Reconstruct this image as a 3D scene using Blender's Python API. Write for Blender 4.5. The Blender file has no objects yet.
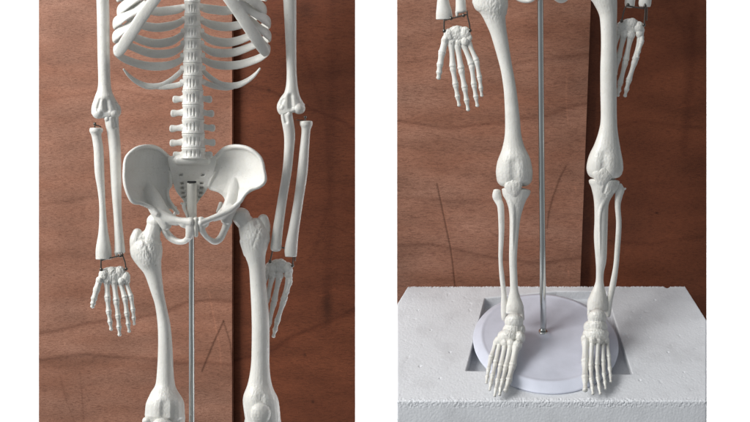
import bpy, bmesh, math, random
import numpy as np
from mathutils import Vector, noise
random.seed(7); np.random.seed(7)
R = math.radians
sc = bpy.context.scene
COL = sc.collection

# ------------------------------------------------------------------ camera
F, CU, CV = 600.0, 490.0, -70.0          # a rise-and-shift view: level camera, picture below its axis
HC = 0.543                               # camera height over the foam top (metres)
cam_d = bpy.data.cameras.new('camera'); cam = bpy.data.objects.new('camera', cam_d); COL.objects.link(cam)
cam.location = (0, 0, HC); cam.rotation_euler = (R(90), 0, 0)
cam_d.sensor_width = 36; cam_d.lens = F/750*36
cam_d.shift_x = 0.5 - CU/750; cam_d.shift_y = -(211 - CV)/750
cam_d.clip_start = .01; cam_d.clip_end = 50
sc.camera = cam
# ------------------------------------------------------------------ light
w = bpy.data.worlds.new('World'); sc.world = w; w.use_nodes = True
wn = w.node_tree; bg = wn.nodes['Background']; bg.inputs[1].default_value = 1.0
tcw = wn.nodes.new('ShaderNodeTexCoord'); dt = wn.nodes.new('ShaderNodeVectorMath'); dt.operation = 'DOT_PRODUCT'
dt.inputs[1].default_value = Vector((-.86, .38, .34)).normalized()
wn.links.new(tcw.outputs['Generated'], dt.inputs[0])
rw = wn.nodes.new('ShaderNodeValToRGB'); wn.links.new(dt.outputs['Value'], rw.inputs[0])
mr = wn.nodes.new('ShaderNodeMapRange'); mr.inputs[1].default_value = -1; wn.links.new(dt.outputs['Value'], mr.inputs[0]); wn.links.new(mr.outputs[0], rw.inputs[0])
for i, (p, c) in enumerate([(0.0, .20), (1.0, .62), (.30, .19), (.45, .30), (.62, .40), (.85, .58)]):
    e = rw.color_ramp.elements[i] if i < 2 else rw.color_ramp.elements.new(p)
    e.position = p; e.color = (c*.93, c*.97, c, 1)
wn.links.new(rw.outputs[0], bg.inputs[0])
def area(name, loc, target, sx, sy, power, col):
    l = bpy.data.lights.new(name, 'AREA'); l.shape = 'RECTANGLE'; l.size = sx; l.size_y = sy
    l.energy = power; l.color = col
    o = bpy.data.objects.new(name, l); COL.objects.link(o); o.location = loc
    o.rotation_euler = (Vector(target) - Vector(loc)).to_track_quat('-Z', 'Y').to_euler(); return o
area('window_light', (-1.75, -.25, 1.35), (-.12, .85, .10), 1.1, 1.2, 62, (1, .985, .95))
area('backdrop_fill_high', (-.2, 1.3, .75), (-.2, 2.2, .1), 3.2, .3, 42, (1, 1, 1))  # added light above the view, overexposes the backdrop to pure white
area('backdrop_fill_low', (-.2, 1.3, -1.3), (-.2, 2.2, -.5), 3.2, .3, 42, (1, 1, 1))  # its added counterpart, unseen below the view, whitening the lower backdrop
sc.view_settings.view_transform = 'Standard'; sc.view_settings.look = 'None'
sc.view_settings.exposure = 0; sc.view_settings.gamma = 1

# ------------------------------------------------------------------ placing
def P(u, v, d):
    return ((u-CU)/F*d, d, HC-(v-CV)/F*d)
class Upright:                            # plane standing straight, facing +Y camera
    def __init__(s, d0): s.d0 = d0
    def map(s, V):
        d = s.d0*(1 - V[:, 2]/F)
        return np.stack([(V[:, 0]-CU)/F*d, d, HC-(V[:, 1]-CV)/F*d], 1)
class Leaning:                            # plane turned towards the camera and leaning back a little
    def __init__(s, cu, cv, d0, yaw, lean):
        s.n = np.array([math.sin(yaw)*math.cos(lean), -math.cos(yaw)*math.cos(lean), math.sin(lean)])
        s.k = float(np.dot(s.n, np.array([(cu-CU)/F, 1, -(cv-CV)/F])*d0))
    def map(s, V):
        r = np.stack([(V[:, 0]-CU)/F, np.ones(len(V)), -(V[:, 1]-CV)/F], 1)
        t = s.k/(r@s.n)*(1 - V[:, 2]/F)
        return r*t[:, None] + np.array([0, 0, HC])
LEFT = Leaning(190, 211, .80, R(25), R(12))
RIGHT = Upright(.80)

# ------------------------------------------------------------------ node helpers
def material(name):
    m = bpy.data.materials.new(name); m.use_nodes = True
    nt = m.node_tree; return m, nt, nt.nodes['Principled BSDF']
def N(nt, t, **kw):
    n = nt.nodes.new(t)
    for k, v in kw.items():
        if k in n.inputs: n.inputs[k].default_value = v
        else: setattr(n, k, v)
    return n
def mixc(nt, fac, a, b, mode='MIX'):
    n = nt.nodes.new('ShaderNodeMix'); n.data_type = 'RGBA'; n.blend_type = mode
    for s, x in ((0, fac), (6, a), (7, b)):
        if hasattr(x, 'is_output'): nt.links.new(x, n.inputs[s])
        else: n.inputs[s].default_value = x if s == 0 else (*x, 1)
    return n.outputs[2]
def ramp(nt, fac, stops):
    n = nt.nodes.new('ShaderNodeValToRGB'); nt.links.new(fac, n.inputs[0])
    e = n.color_ramp.elements
    while len(e) < len(stops): e.new(.5)
    for i, (p, c) in enumerate(stops):
        e[i].position = p; e[i].color = (*c, 1) if hasattr(c, '__len__') else (c, c, c, 1)
    return n.outputs[0]
def mapping(nt, scale, rot=(0, 0, 0)):
    tc = nt.nodes.new('ShaderNodeTexCoord'); mp = nt.nodes.new('ShaderNodeMapping')
    mp.inputs['Scale'].default_value = scale; mp.inputs['Rotation'].default_value = rot
    nt.links.new(tc.outputs['Object'], mp.inputs[0]); return mp.outputs[0]
def noise_n(nt, vec, scale, detail=3, rough=.5, dist=0):
    n = N(nt, 'ShaderNodeTexNoise', Scale=scale, Detail=detail, Roughness=rough, Distortion=dist)
    nt.links.new(vec, n.inputs['Vector']); return n.outputs['Fac']
def bump(nt, bsdf, h, strength, dist, prev=None):
    b = N(nt, 'ShaderNodeBump', Strength=strength, Distance=dist); nt.links.new(h, b.inputs['Height'])
    if prev: nt.links.new(prev.outputs[0], b.inputs['Normal'])
    nt.links.new(b.outputs[0], bsdf.inputs['Normal']); return b

def bone_mat():
    m, nt, b = material('bone_plastic')
    v = mapping(nt, (1, 1, 1))
    c = mixc(nt, ramp(nt, noise_n(nt, v, 45, 4, .6), [(.35, 0), (.7, 1)]), (.74, .735, .705), (.67, .66, .625))
    c2 = mixc(nt, ramp(nt, noise_n(nt, v, 420, 3, .6), [(.60, 0), (.75, .55)]), c, (.46, .43, .37))
    nt.links.new(c2, b.inputs['Base Color'])
    b.inputs['Roughness'].default_value = .36
    b.inputs['Specular IOR Level'].default_value = .42
    b.inputs['Subsurface Weight'].default_value = .12
    b.inputs['Subsurface Radius'].default_value = (1, .75, .5)
    b.inputs['Subsurface Scale'].default_value = .002
    p = bump(nt, b, noise_n(nt, v, 900, 3, .6), .22, .0006)
    bump(nt, b, noise_n(nt, v, 170, 4, .6), .35, .0014, p)
    return m
def wood_mat(name, light, dark, pore, g):
    m, nt, b = material(name)
    v0 = mapping(nt, (1, 1, 1))
    # warp the grain gently so its short strokes wander
    wz = mapping(nt, (28, 28, 60))
    warp = N(nt, 'ShaderNodeTexNoise', Scale=1.0, Detail=2.0); nt.links.new(wz, warp.inputs['Vector'])
    sub = N(nt, 'ShaderNodeVectorMath', operation='SCALE'); nt.links.new(warp.outputs['Color'], sub.inputs[0]); sub.inputs['Scale'].default_value = .009
    add = N(nt, 'ShaderNodeVectorMath', operation='ADD'); nt.links.new(v0, add.inputs[0]); nt.links.new(sub.outputs[0], add.inputs[1])
    def st(s):
        mp = nt.nodes.new('ShaderNodeMapping'); mp.inputs['Scale'].default_value = s
        nt.links.new(add.outputs[0], mp.inputs[0]); return mp.outputs[0]
    f1 = noise_n(nt, st((110, 110, 900)), 1, 4, .65)
    f2 = noise_n(nt, st((420, 420, 2400)), 1, 2, .6)
    f3 = noise_n(nt, st((5, 5, 17)), 1, 3, .6)
    c = mixc(nt, ramp(nt, f3, [(.3, 0), (.7, 1)]), light, dark)
    c = mixc(nt, ramp(nt, f1, [(.47, 0), (.64, .50*g)]), c, pore)
    c = mixc(nt, ramp(nt, f2, [(.50, 0), (.62, .50*g)]), c, pore)
    at = N(nt, 'ShaderNodeAttribute', attribute_name='figure')
    c = mixc(nt, 1.0, c, (1, 1, 1), 'MULTIPLY')
    nt.links.new(at.outputs['Color'], c.node.inputs[7])
    nt.links.new(c, b.inputs['Base Color'])
    b.inputs['Roughness'].default_value = .55; b.inputs['Specular IOR Level'].default_value = .3
    p = bump(nt, b, f1, .35, .0006)
    bump(nt, b, noise_n(nt, v0, 16, 2), .35, .004, p)
    return m
def foam_mat():
    m, nt, b = material('expanded_foam')
    v = mapping(nt, (1, 1, 1))
    vo = N(nt, 'ShaderNodeTexVoronoi', Scale=330.0); nt.links.new(v, vo.inputs['Vector'])
    e = N(nt, 'ShaderNodeTexVoronoi', Scale=330.0, feature='DISTANCE_TO_EDGE'); nt.links.new(v, e.inputs['Vector'])
    c = mixc(nt, ramp(nt, e.outputs['Distance'], [(0, 1), (.12, 0)]), (.72, .74, .78), (.67, .69, .73))
    c = mixc(nt, ramp(nt, noise_n(nt, v, 24, 4, .6), [(.5, 0), (.72, .30)]), c, (.40, .40, .42))
    nt.links.new(c, b.inputs['Base Color']); b.inputs['Roughness'].default_value = .7
    p = bump(nt, b, ramp(nt, vo.outputs['Distance'], [(0, 1), (.7, 0)]), .12, .0006)
    bump(nt, b, noise_n(nt, v, 60, 3), .15, .002, p)
    return m
def simple(name, col, rough, metal=0, sp=.5, nb=0, ns=200, mott=None):
    m, nt, b = material(name)
    b.inputs['Roughness'].default_value = rough; b.inputs['Metallic'].default_value = metal
    b.inputs['Specular IOR Level'].default_value = sp
    v = mapping(nt, (1, 1, 1))
    mott = mott or tuple(x*.85 for x in col)
    c = mixc(nt, ramp(nt, noise_n(nt, v, ns*.3, 4, .6), [(.4, 0), (.7, 1)]), col, mott)
    nt.links.new(c, b.inputs['Base Color'])
    if nb: bump(nt, b, noise_n(nt, v, ns, 3), nb, .001)
    return m
BONE = bone_mat()
WOOD_FRONT = wood_mat('pale_plywood', (.41, .215, .150), (.33, .145, .090), (.15, .062, .040), 1.25)
WOOD_BACK = wood_mat('dark_plywood', (.215, .066, .030), (.160, .046, .021), (.075, .021, .010), 1.1)
FOAM = foam_mat()
DISC = simple('base_plastic', (.66, .69, .80), .30, 0, .5, .06, 160, (.60, .63, .73))
STEEL = simple('brushed_steel', (.68, .70, .69), .13, 1, .5, .03, 60)
WIRE = simple('dark_wire', (.16, .145, .13), .35, 1)
SOCKET = simple('white_socket', (.66, .65, .60), .45)
SLOT = simple('slot_dark', (.02, .02, .02), .6)
WALL = simple('white_wall', (.88, .88, .88), .8, 0, .2, 0, 20, (.86, .86, .86))

# ------------------------------------------------------------------ objects
def tag(o, label=None, cat=None, group=None, kind=None):
    for k, v in (('label', label), ('category', cat), ('group', group), ('kind', kind)):
        if v: o[k] = v
    return o
def empty(name, loc):
    o = bpy.data.objects.new(name, None); COL.objects.link(o); o.location = loc; o.empty_display_size = .03
    return o
def link_mesh(name, me, mat, parent=None):
    me.name = name; o = bpy.data.objects.new(name, me); COL.objects.link(o)
    me.materials.clear(); me.materials.append(mat)
    if parent is not None:
        o.parent = parent
        L = np.array(world_loc(parent)); co = np.empty(len(me.vertices)*3); me.vertices.foreach_get('co', co)
        co = (co.reshape(-1, 3) - L).ravel(); me.vertices.foreach_set('co', co); me.update()
    return o
def world_loc(o):
    v = Vector(o.location); p = o.parent
    while p: v += p.location; p = p.parent
    return v

# --- shapes are collected in sheet units (u right, v down, w towards the viewer) then fused
class Shape:
    def __init__(s): s.V = []; s.Fc = []
    def add(s, V, Fc):
        o = len(s.V); s.V += [tuple(map(float, p)) for p in V]; s.Fc += [tuple(i+o for i in f) for f in Fc]; return s
    def sweep(s, pts, n=16, sub=6, ref=None, cap=.9):
        """pts (u,v,w,r[,rw]): r in the picture plane, rw in depth"""
        A = np.array([(p[0], p[1], p[2], p[3], p[4] if len(p) > 4 else p[3]) for p in pts], float)
        if len(A) > 2:
            B = []; E = np.vstack([2*A[0]-A[1], A, 2*A[-1]-A[-2]])
            for i in range(1, len(E)-2):
                for k in range(sub):
                    t = k/sub; a, b, c, d = E[i-1], E[i], E[i+1], E[i+2]
                    B.append(.5*((2*b)+(c-a)*t+(2*a-5*b+4*c-d)*t*t+(3*b-a-3*c+d)*t**3))
            B.append(A[-1]); A = np.array(B)
            A[:, 3:] = np.maximum(A[:, 3:], .25)
        T = np.gradient(A[:, :3], axis=0) if len(A) > 1 else np.array([[0, 1, 0]])
        T /= np.linalg.norm(T, axis=1)[:, None]+1e-9
        # round caps
        def capring(i, sgn):
            out = []
            r = min(A[i, 3], A[i, 4])*cap
            for a in (.45, .8, .97):
                q = A[i].copy(); q[:3] = A[i, :3] + sgn*T[i]*r*a; f = math.sqrt(max(1-a*a, .04)); q[3:] *= f; out.append(q)
            return out
        head = capring(0, -1)[::-1]; tail = capring(-1, 1)
        TT = np.vstack([[T[0]]*3, T, [T[-1]]*3]); A = np.vstack([head, A, tail])
        V = []; prevN = None
        for i, (p, t) in enumerate(zip(A, TT)):
            rv = np.array((0, 0, 1.0)) if ref is None else ref(p[:3])
            Nn = rv - np.dot(rv, t)*t
            if np.linalg.norm(Nn) < .25 and prevN is not None: Nn = prevN - np.dot(prevN, t)*t
            if np.linalg.norm(Nn) < 1e-3: Nn = np.array((1.0, 0, 0)) - t[0]*t
            Nn /= np.linalg.norm(Nn); prevN = Nn; S = np.cross(t, Nn)
            for k in range(n):
                a = 2*math.pi*k/n
                V.append(p[:3] + S*math.cos(a)*p[3] + Nn*math.sin(a)*p[4])
        m = len(A); Fc = [(i*n+k, i*n+(k+1) % n, (i+1)*n+(k+1) % n, (i+1)*n+k) for i in range(m-1) for k in range(n)]
        Fc += [tuple(range(n))[::-1], tuple((m-1)*n+k for k in range(n))]
        return s.add(V, Fc)
    def ell(s, u, v, w, ru, rv, rw, rot=0):
        V = []; n, m = 18, 10; c, q = math.cos(R(rot)), math.sin(R(rot))
        for i in range(1, m):
            a = math.pi*i/m
            for k in range(n):
                b = 2*math.pi*k/n; x = ru*math.sin(a)*math.cos(b); y = rv*math.cos(a); z = rw*math.sin(a)*math.sin(b)
                V.append((u+c*x-q*y, v+q*x+c*y, w+z))
        V += [(u-q*rv, v+c*rv, w), (u+q*rv, v-c*rv, w)]
        Fc = [(i*n+k, i*n+(k+1) % n, (i+1)*n+(k+1) % n, (i+1)*n+k) for i in range(m-2) for k in range(n)]
        t = (m-1)*n
        Fc += [(t, (k+1) % n, k) for k in range(n)] + [(t+1, (m-2)*n+k, (m-2)*n+(k+1) % n) for k in range(n)]
        return s.add(V, Fc)
    def profile(s, rows, w=0, flat=.85, cap=.5):
        """rows (v, left u, right u[, w[, flat]]) of a bone seen from the front"""
        pts = []
        for r in rows:
            ww = r[3] if len(r) > 3 else w; fl = r[4] if len(r) > 4 else flat
            h = (r[2]-r[1])/2; pts.append(((r[1]+r[2])/2, r[0], ww, h, h*fl))
        return s.sweep(pts, n=24, cap=cap)
    def blade(s, rows, th, n=14, pw=1.0):
        """thin shell: rows (v, u0, u1, w0, w1, hollow)"""
        A = np.array(rows, float); B = []
        E = np.vstack([2*A[0]-A[1], A, 2*A[-1]-A[-2]])
        for i in range(1, len(E)-2):
            for k in range(4):
                t = k/4; a, b, c, d = E[i-1], E[i], E[i+1], E[i+2]
                B.append(.5*((2*b)+(c-a)*t+(2*a-5*b+4*c-d)*t*t+(3*b-a-3*c+d)*t**3))
        B.append(A[-1]); m = len(B); V = []
        for sd in (th/2, -th/2):
            for b in B:
                for k in range(n):
                    x = k/(n-1); V.append((b[1]+(b[2]-b[1])*x, b[0], b[3]+(b[4]-b[3])*x**pw - b[5]*math.sin(math.pi*x)+sd))
        o = m*n; Fc = []
        for i in range(m-1):
            for k in range(n-1):
                q = (i*n+k, i*n+k+1, (i+1)*n+k+1, (i+1)*n+k); Fc += [q[::-1], tuple(a+o for a in q)]
        for i in range(m-1):
            for k in (0, n-1):
                a, b = i*n+k, (i+1)*n+k; q = (a, b, b+o, a+o); Fc.append(q if k else q[::-1])
        for k in range(n-1):
            for i in (0, m-1):
                a, b = i*n+k, i*n+k+1; q = (a, b, b+o, a+o); Fc.append(q[::-1] if i else q)
        return s.add(V, Fc)
    def build(s, name, fr, mat, parent, voxel=.5, smooth=4, dents=(), rough=(), move=(0, 0)):
        me = bpy.data.meshes.new('t'); me.from_pydata(s.V, [], s.Fc)
        bm = bmesh.new(); bm.from_mesh(me)
        bmesh.ops.recalc_face_normals(bm, faces=bm.faces); bm.to_mesh(me); bm.free()
        if voxel:
            o = bpy.data.objects.new('t', me); COL.objects.link(o)
            md = o.modifiers.new('r', 'REMESH'); md.mode = 'VOXEL'; md.voxel_size = voxel; md.use_smooth_shade = True
            if smooth:
                sm = o.modifiers.new('s', 'SMOOTH'); sm.factor = .5; sm.iterations = smooth
            dg = bpy.context.evaluated_depsgraph_get(); dg.update()
            m2 = bpy.data.meshes.new_from_object(o.evaluated_get(dg)); bpy.data.objects.remove(o); me = m2
        nv = len(me.vertices); co = np.empty(nv*3); me.vertices.foreach_get('co', co); co = co.reshape(-1, 3)
        nr = np.empty(nv*3); me.vertices.foreach_get('normal', nr); nr = nr.reshape(-1, 3)
        if dents:
            off = np.zeros(nv)
            for (a, b, c, d, wd, dp) in dents:   # groove from (a,b) to (c,d)
                pa = np.array((a, b)); ba = np.array((c-a, d-b)); L = max(ba@ba, 1e-6)
                t = np.clip(((co[:, :2]-pa)@ba)/L, 0, 1); q = co[:, :2]-pa-t[:, None]*ba
                off += dp*np.exp(-(q**2).sum(1)/(wd*wd))*np.clip(nr[:, 2], 0, 1)
            co[:, 2] -= off
        for (a, b, rad, amp, fq) in rough:       # rough muscle attachments
            q = np.hypot(co[:, 0]-a, co[:, 1]-b); idx = np.nonzero(q < rad)[0]
            for i in idx:
                f = 1-(q[i]/rad)**2; p = co[i]
                g = fq*1.25; h = .55-abs(noise.noise((p[0]*g, p[1]*g*.5, p[2]*g)))*2.0+.5*noise.noise((p[0]*.9, p[1]*.9, p[2]*.9))
                co[i] += nr[i]*amp*.42*f*h
        co[:, 0] += move[0]; co[:, 1] += move[1]
        me.vertices.foreach_set('co', fr.map(co).ravel())
        if not voxel: me.polygons.foreach_set('use_smooth', [True]*len(me.polygons))
        me.update(); bm = bmesh.new(); bm.from_mesh(me)
        bmesh.ops.recalc_face_normals(bm, faces=bm.faces); bm.to_mesh(me); bm.free()
        return link_mesh(name, me, mat, parent)

# ------------------------------------------------------------------ setting: wall, plywood, foam
def quad_box(name, pts, y0, y1, mat, parent=None):
    """prism of the (x,z) outline between y0 and y1"""
    n = len(pts); V = [(x, y0, z) for x, z in pts]+[(x, y1, z) for x, z in pts]
    Fc = [tuple(range(n)), tuple(range(2*n-1, n-1, -1))]+[(i, i+n, (i+1) % n+n, (i+1) % n) for i in range(n)]
    me = bpy.data.meshes.new(name); me.from_pydata(V, [], Fc)
    bm = bmesh.new(); bm.from_mesh(me); bmesh.ops.recalc_face_normals(bm, faces=bm.faces); bm.to_mesh(me); bm.free()
    return link_mesh(name, me, mat, parent)
tag(quad_box('backdrop', [(-4, -3.2), (4, -3.2), (4, 2.2), (-4, 2.2)], 2.2, 2.25, WALL), kind='structure')

def segd(U, Vv, pts):
    D = np.full(U.shape, 1e9)
    for (a, b), (c, d) in zip(pts[:-1], pts[1:]):
        L = (c-a)**2+(d-b)**2; t = np.clip(((U-a)*(c-a)+(Vv-b)*(d-b))/L, 0, 1)
        D = np.minimum(D, np.hypot(U-a-t*(c-a), Vv-b-t*(d-b)))
    return D
def below(U, Vv, pts):
    x = [p[0] for p in pts]; y = [p[1] for p in pts]; return Vv - np.interp(U, x, y)
def sheet(name, u0, u1, v0, v1, d, th, mat, marks, edge=None, step=.8):
    """a plywood sheet upright at distance d, its figure (stains, growth rings, scratches) stored per vertex"""
    nu = int((u1-u0)/step)+1; nv = int((v1-v0)/step)+1
    s = np.linspace(0, 1, nu); vv = np.linspace(v0, v1, nv)
    S, Vv = np.meshgrid(s, vv)
    right = np.interp(Vv, [edge[0][1], edge[1][1]], [edge[0][0], edge[1][0]]) if edge else np.full(S.shape, u1)
    if edge:
        k = (edge[1][0]-edge[0][0])/(edge[1][1]-edge[0][1]); right = edge[0][0]+(Vv-edge[0][1])*k
    U = u0+(right-u0)*S
    rgb = np.ones(U.shape+(3,))
    lf = np.array([[noise.noise((u*.021, v*.06, d*50)) for u in range(int(u0), int(u1)+8, 4)] for v in range(int(v0), int(v1)+8, 4)])
    def samp(G, a, b):
        iu = np.clip((U-int(u0))/4, 0, G.shape[1]-1.001); iv = np.clip((Vv-int(v0))/4, 0, G.shape[0]-1.001)
        i0 = iu.astype(int); j0 = iv.astype(int); fu = iu-i0; fv = iv-j0
        return G[j0, i0]*(1-fu)*(1-fv)+G[j0, i0+1]*fu*(1-fv)+G[j0+1, i0]*(1-fu)*fv+G[j0+1, i0+1]*fu*fv
    big = samp(lf, 0, 0)
    rgb *= (1+.22*big)[..., None]
    wob = big*9
    ring = np.sin((Vv+wob*1.6+.06*U)*.23)*.5+.5
    rgb *= (1-.07*ring**3)[..., None]
    for mk in marks:
        if mk[0] == 'line':               # (line, pts, width, amount, colour)
            D = segd(U, Vv+(0 if len(mk) > 5 else big*3), mk[1]); a = mk[3]*np.exp(-(D/mk[2])**2)
            rgb = rgb*(1-a[..., None])+rgb*np.array(mk[4])*a[..., None]
        if mk[0] == 'step':               # everything past a growth line a bit lighter/darker, fading
            q = below(U, Vv, mk[1]); a = mk[3]*np.where(q > 0, np.exp(-q/mk[2]), 0)
            rgb = rgb*(1+a[..., None])
        if mk[0] == 'blot':
            a = mk[5]*np.exp(-((U-mk[1])/mk[3])**2-((Vv-mk[2])/mk[4])**2); rgb = rgb*(1-a[..., None])
    X = (U-CU)/F*d; Z = HC-(Vv-CV)/F*d
    n = nu*nv
    V = np.stack([X.ravel(), np.full(n, d), Z.ravel()], 1); Bk = V.copy(); Bk[:, 1] += th
    idx = np.arange(n).reshape(nv, nu)
    a, b, c, e = idx[:-1, :-1].ravel(), idx[:-1, 1:].ravel(), idx[1:, 1:].ravel(), idx[1:, :-1].ravel()
    Fc = np.stack([a, e, c, b], 1).tolist()
    per = list(idx[0, :])+list(idx[1:, -1])+list(idx[-1, -2::-1])+list(idx[-2:0:-1, 0])
    m = len(per); base = n; VB = V[per].copy(); VB[:, 1] += th
    Fc += [(int(per[i]), int(per[(i+1) % m]), base+(i+1) % m, base+i) for i in range(m)]
    Fc.append([base+i for i in range(m)])
    me = bpy.data.meshes.new(name); me.from_pydata(np.vstack([V, VB]).tolist(), [], Fc)
    ca = me.color_attributes.new('figure', 'FLOAT_COLOR', 'POINT')
    C = np.ones((n+m, 4)); C[:n, :3] = rgb.reshape(-1, 3)
    ca.data.foreach_set('color', C.ravel())
    return link_mesh(name, me, mat)
DK = (.45, .36, .33); LT = (1.5, 1.45, 1.4); CR = (.3, .25, .22)
gl1 = [(38, 334), (56, 331), (86, 323), (138, 318), (170, 309), (190, 302), (215, 299), (233, 302)]
gl2 = [(38, 359), (60, 356), (86, 353), (129, 358), (160, 361), (194, 363), (233, 365)]
tag(sheet('plywood_sheet', 38.8, 232, -30, 470, .978, .006, WOOD_FRONT, [
    ('line', gl1, 2.2, .55, DK), ('step', gl1, 26, .12), ('line', gl2, 1.8, .45, DK), ('step', gl2, 30, -.12),
    ('line', [(38, 205), (90, 196), (140, 200), (232, 214)], 1.5, .3, DK),
    ('line', [(45, 100), (120, 92), (165, 100), (232, 96)], 1.4, .25, DK),
    ('line', [(223.5, 321), (213, 344), (202, 371)], .9, .85, CR, 1), ('line', [(223.5, 321), (230, 342), (233, 366)], .8, .6, CR, 1),
    ('line', [(209, 292), (214, 318), (220, 349), (221, 368)], .8, .5, LT, 1),
    ('line', [(80, 372), (82, 395), (84, 425)], .9, .3, DK, 1), ('line', [(60, 376), (66, 400), (76, 425)], .8, .3, DK, 1),
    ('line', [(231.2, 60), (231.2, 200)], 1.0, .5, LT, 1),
    ('blot', 75, 250, 18, 60, .12), ('blot', 205, 120, 16, 30, .06)]),
    'pale reddish plywood sheet with a forked crack, behind the skeleton seen from ribs to knees', 'plywood')
tag(sheet('plywood_board', 38.8, 354.8, -30, 470, .990, .004, WOOD_BACK, [
    ('line', [(232, 362), (268, 350), (300, 334), (341, 316), (356, 308)], 2.5, .5, DK), ('step', [(232, 362), (268, 350), (300, 334), (341, 316), (356, 308)], 40, .15),
    ('line', [(250, 84), (267, 90), (290, 100), (316, 110), (341, 122), (356, 130)], 1.8, .4, DK), ('blot', 305, 10, 9, 9, .35),
    ('blot', 327, 306, 5.5, 18, .5), ('line', [(333, -20), (332, 120), (328, 300)], 5, .28, DK),
    ('line', [(320, 296), (328, 293), (335, 289)], .8, .6, LT, 1), ('blot', 269, 90, 2, 2, .5), ('blot', 305, 355, 1.4, 1.4, .6), ('blot', 313, 402, 1.4, 1.4, .6),
    ('line', [(300, 40), (326, 120), (330, 200), (310, 262)], 2.5, .2, DK)]),
    'dark red-brown plywood board whose right part shows beside the skeleton cut off at the knees', 'plywood')
gr1 = [(505, 66), (530, 62), (555, 58), (592, 52)]; gr2 = [(397, 122), (450, 128), (505, 122), (543, 114), (592, 103)]
gr3 = [(397, 245), (430, 243), (450, 247), (475, 253), (499, 258), (540, 262), (590, 255)]
tag(sheet('plywood_sheet', 397, 591, -40, 330, .935, .010, WOOD_FRONT, [
    ('line', gr1, 1.8, .4, DK), ('line', gr2, 2, .45, DK), ('step', gr2, 22, .12), ('line', gr3, 1.8, .4, DK), ('step', gr3, 22, -.08),
    ('line', [(397, 200), (440, 199), (500, 203)], 1.6, .3, DK),
    ('line', [(437, 184), (441, 203), (445, 222), (450.5, 248), (453, 266), (455, 287)], .9, .8, CR, 1),
    ('line', [(438.2, 184), (442.2, 203), (446.2, 222), (451.7, 248), (456.2, 287)], .6, .5, LT, 1),
    ('line', [(567, 72), (566, 95), (568, 125)], .8, .4, LT, 1),
    ('line', [(566, 166), (560, 178), (553, 197), (549, 212), (547, 228)], .8, .7, CR, 1),
    ('line', [(575, 187), (576, 190)], 1, .8, LT, 1), ('line', [(568, 270), (569, 276)], 1, .7, LT, 1),
    ('line', [(431, 8), (431, 36)], .7, .25, DK, 1), ('blot', 545, 220, 20, 50, .12)], edge=((591, 0), (580, 290))),
    'pale reddish plywood sheet with a long curved scratch, standing behind the foam block', 'plywood')
tag(sheet('plywood_board', 397, 706.6, -40, 345, .950, .004, WOOD_BACK, [
    ('line', [(692, 18), (692, 60), (688, 104), (684, 150)], 5, .4, DK), ('line', [(678, 108), (686, 106), (693, 104)], .8, .5, LT, 1),
    ('line', [(600, 130), (640, 122), (701, 128)], 2, .3, DK), ('blot', 657, 213, 1.6, 1.0, .7), ('line', [(600, 240), (650, 246), (701, 236)], 2, .3, DK),
    ('line', [(640, 4), (672, 8), (684, 30), (686, 60)], 3, .2, DK)]),
    'dark red-brown plywood board showing to the right behind the foam block', 'plywood')

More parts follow.
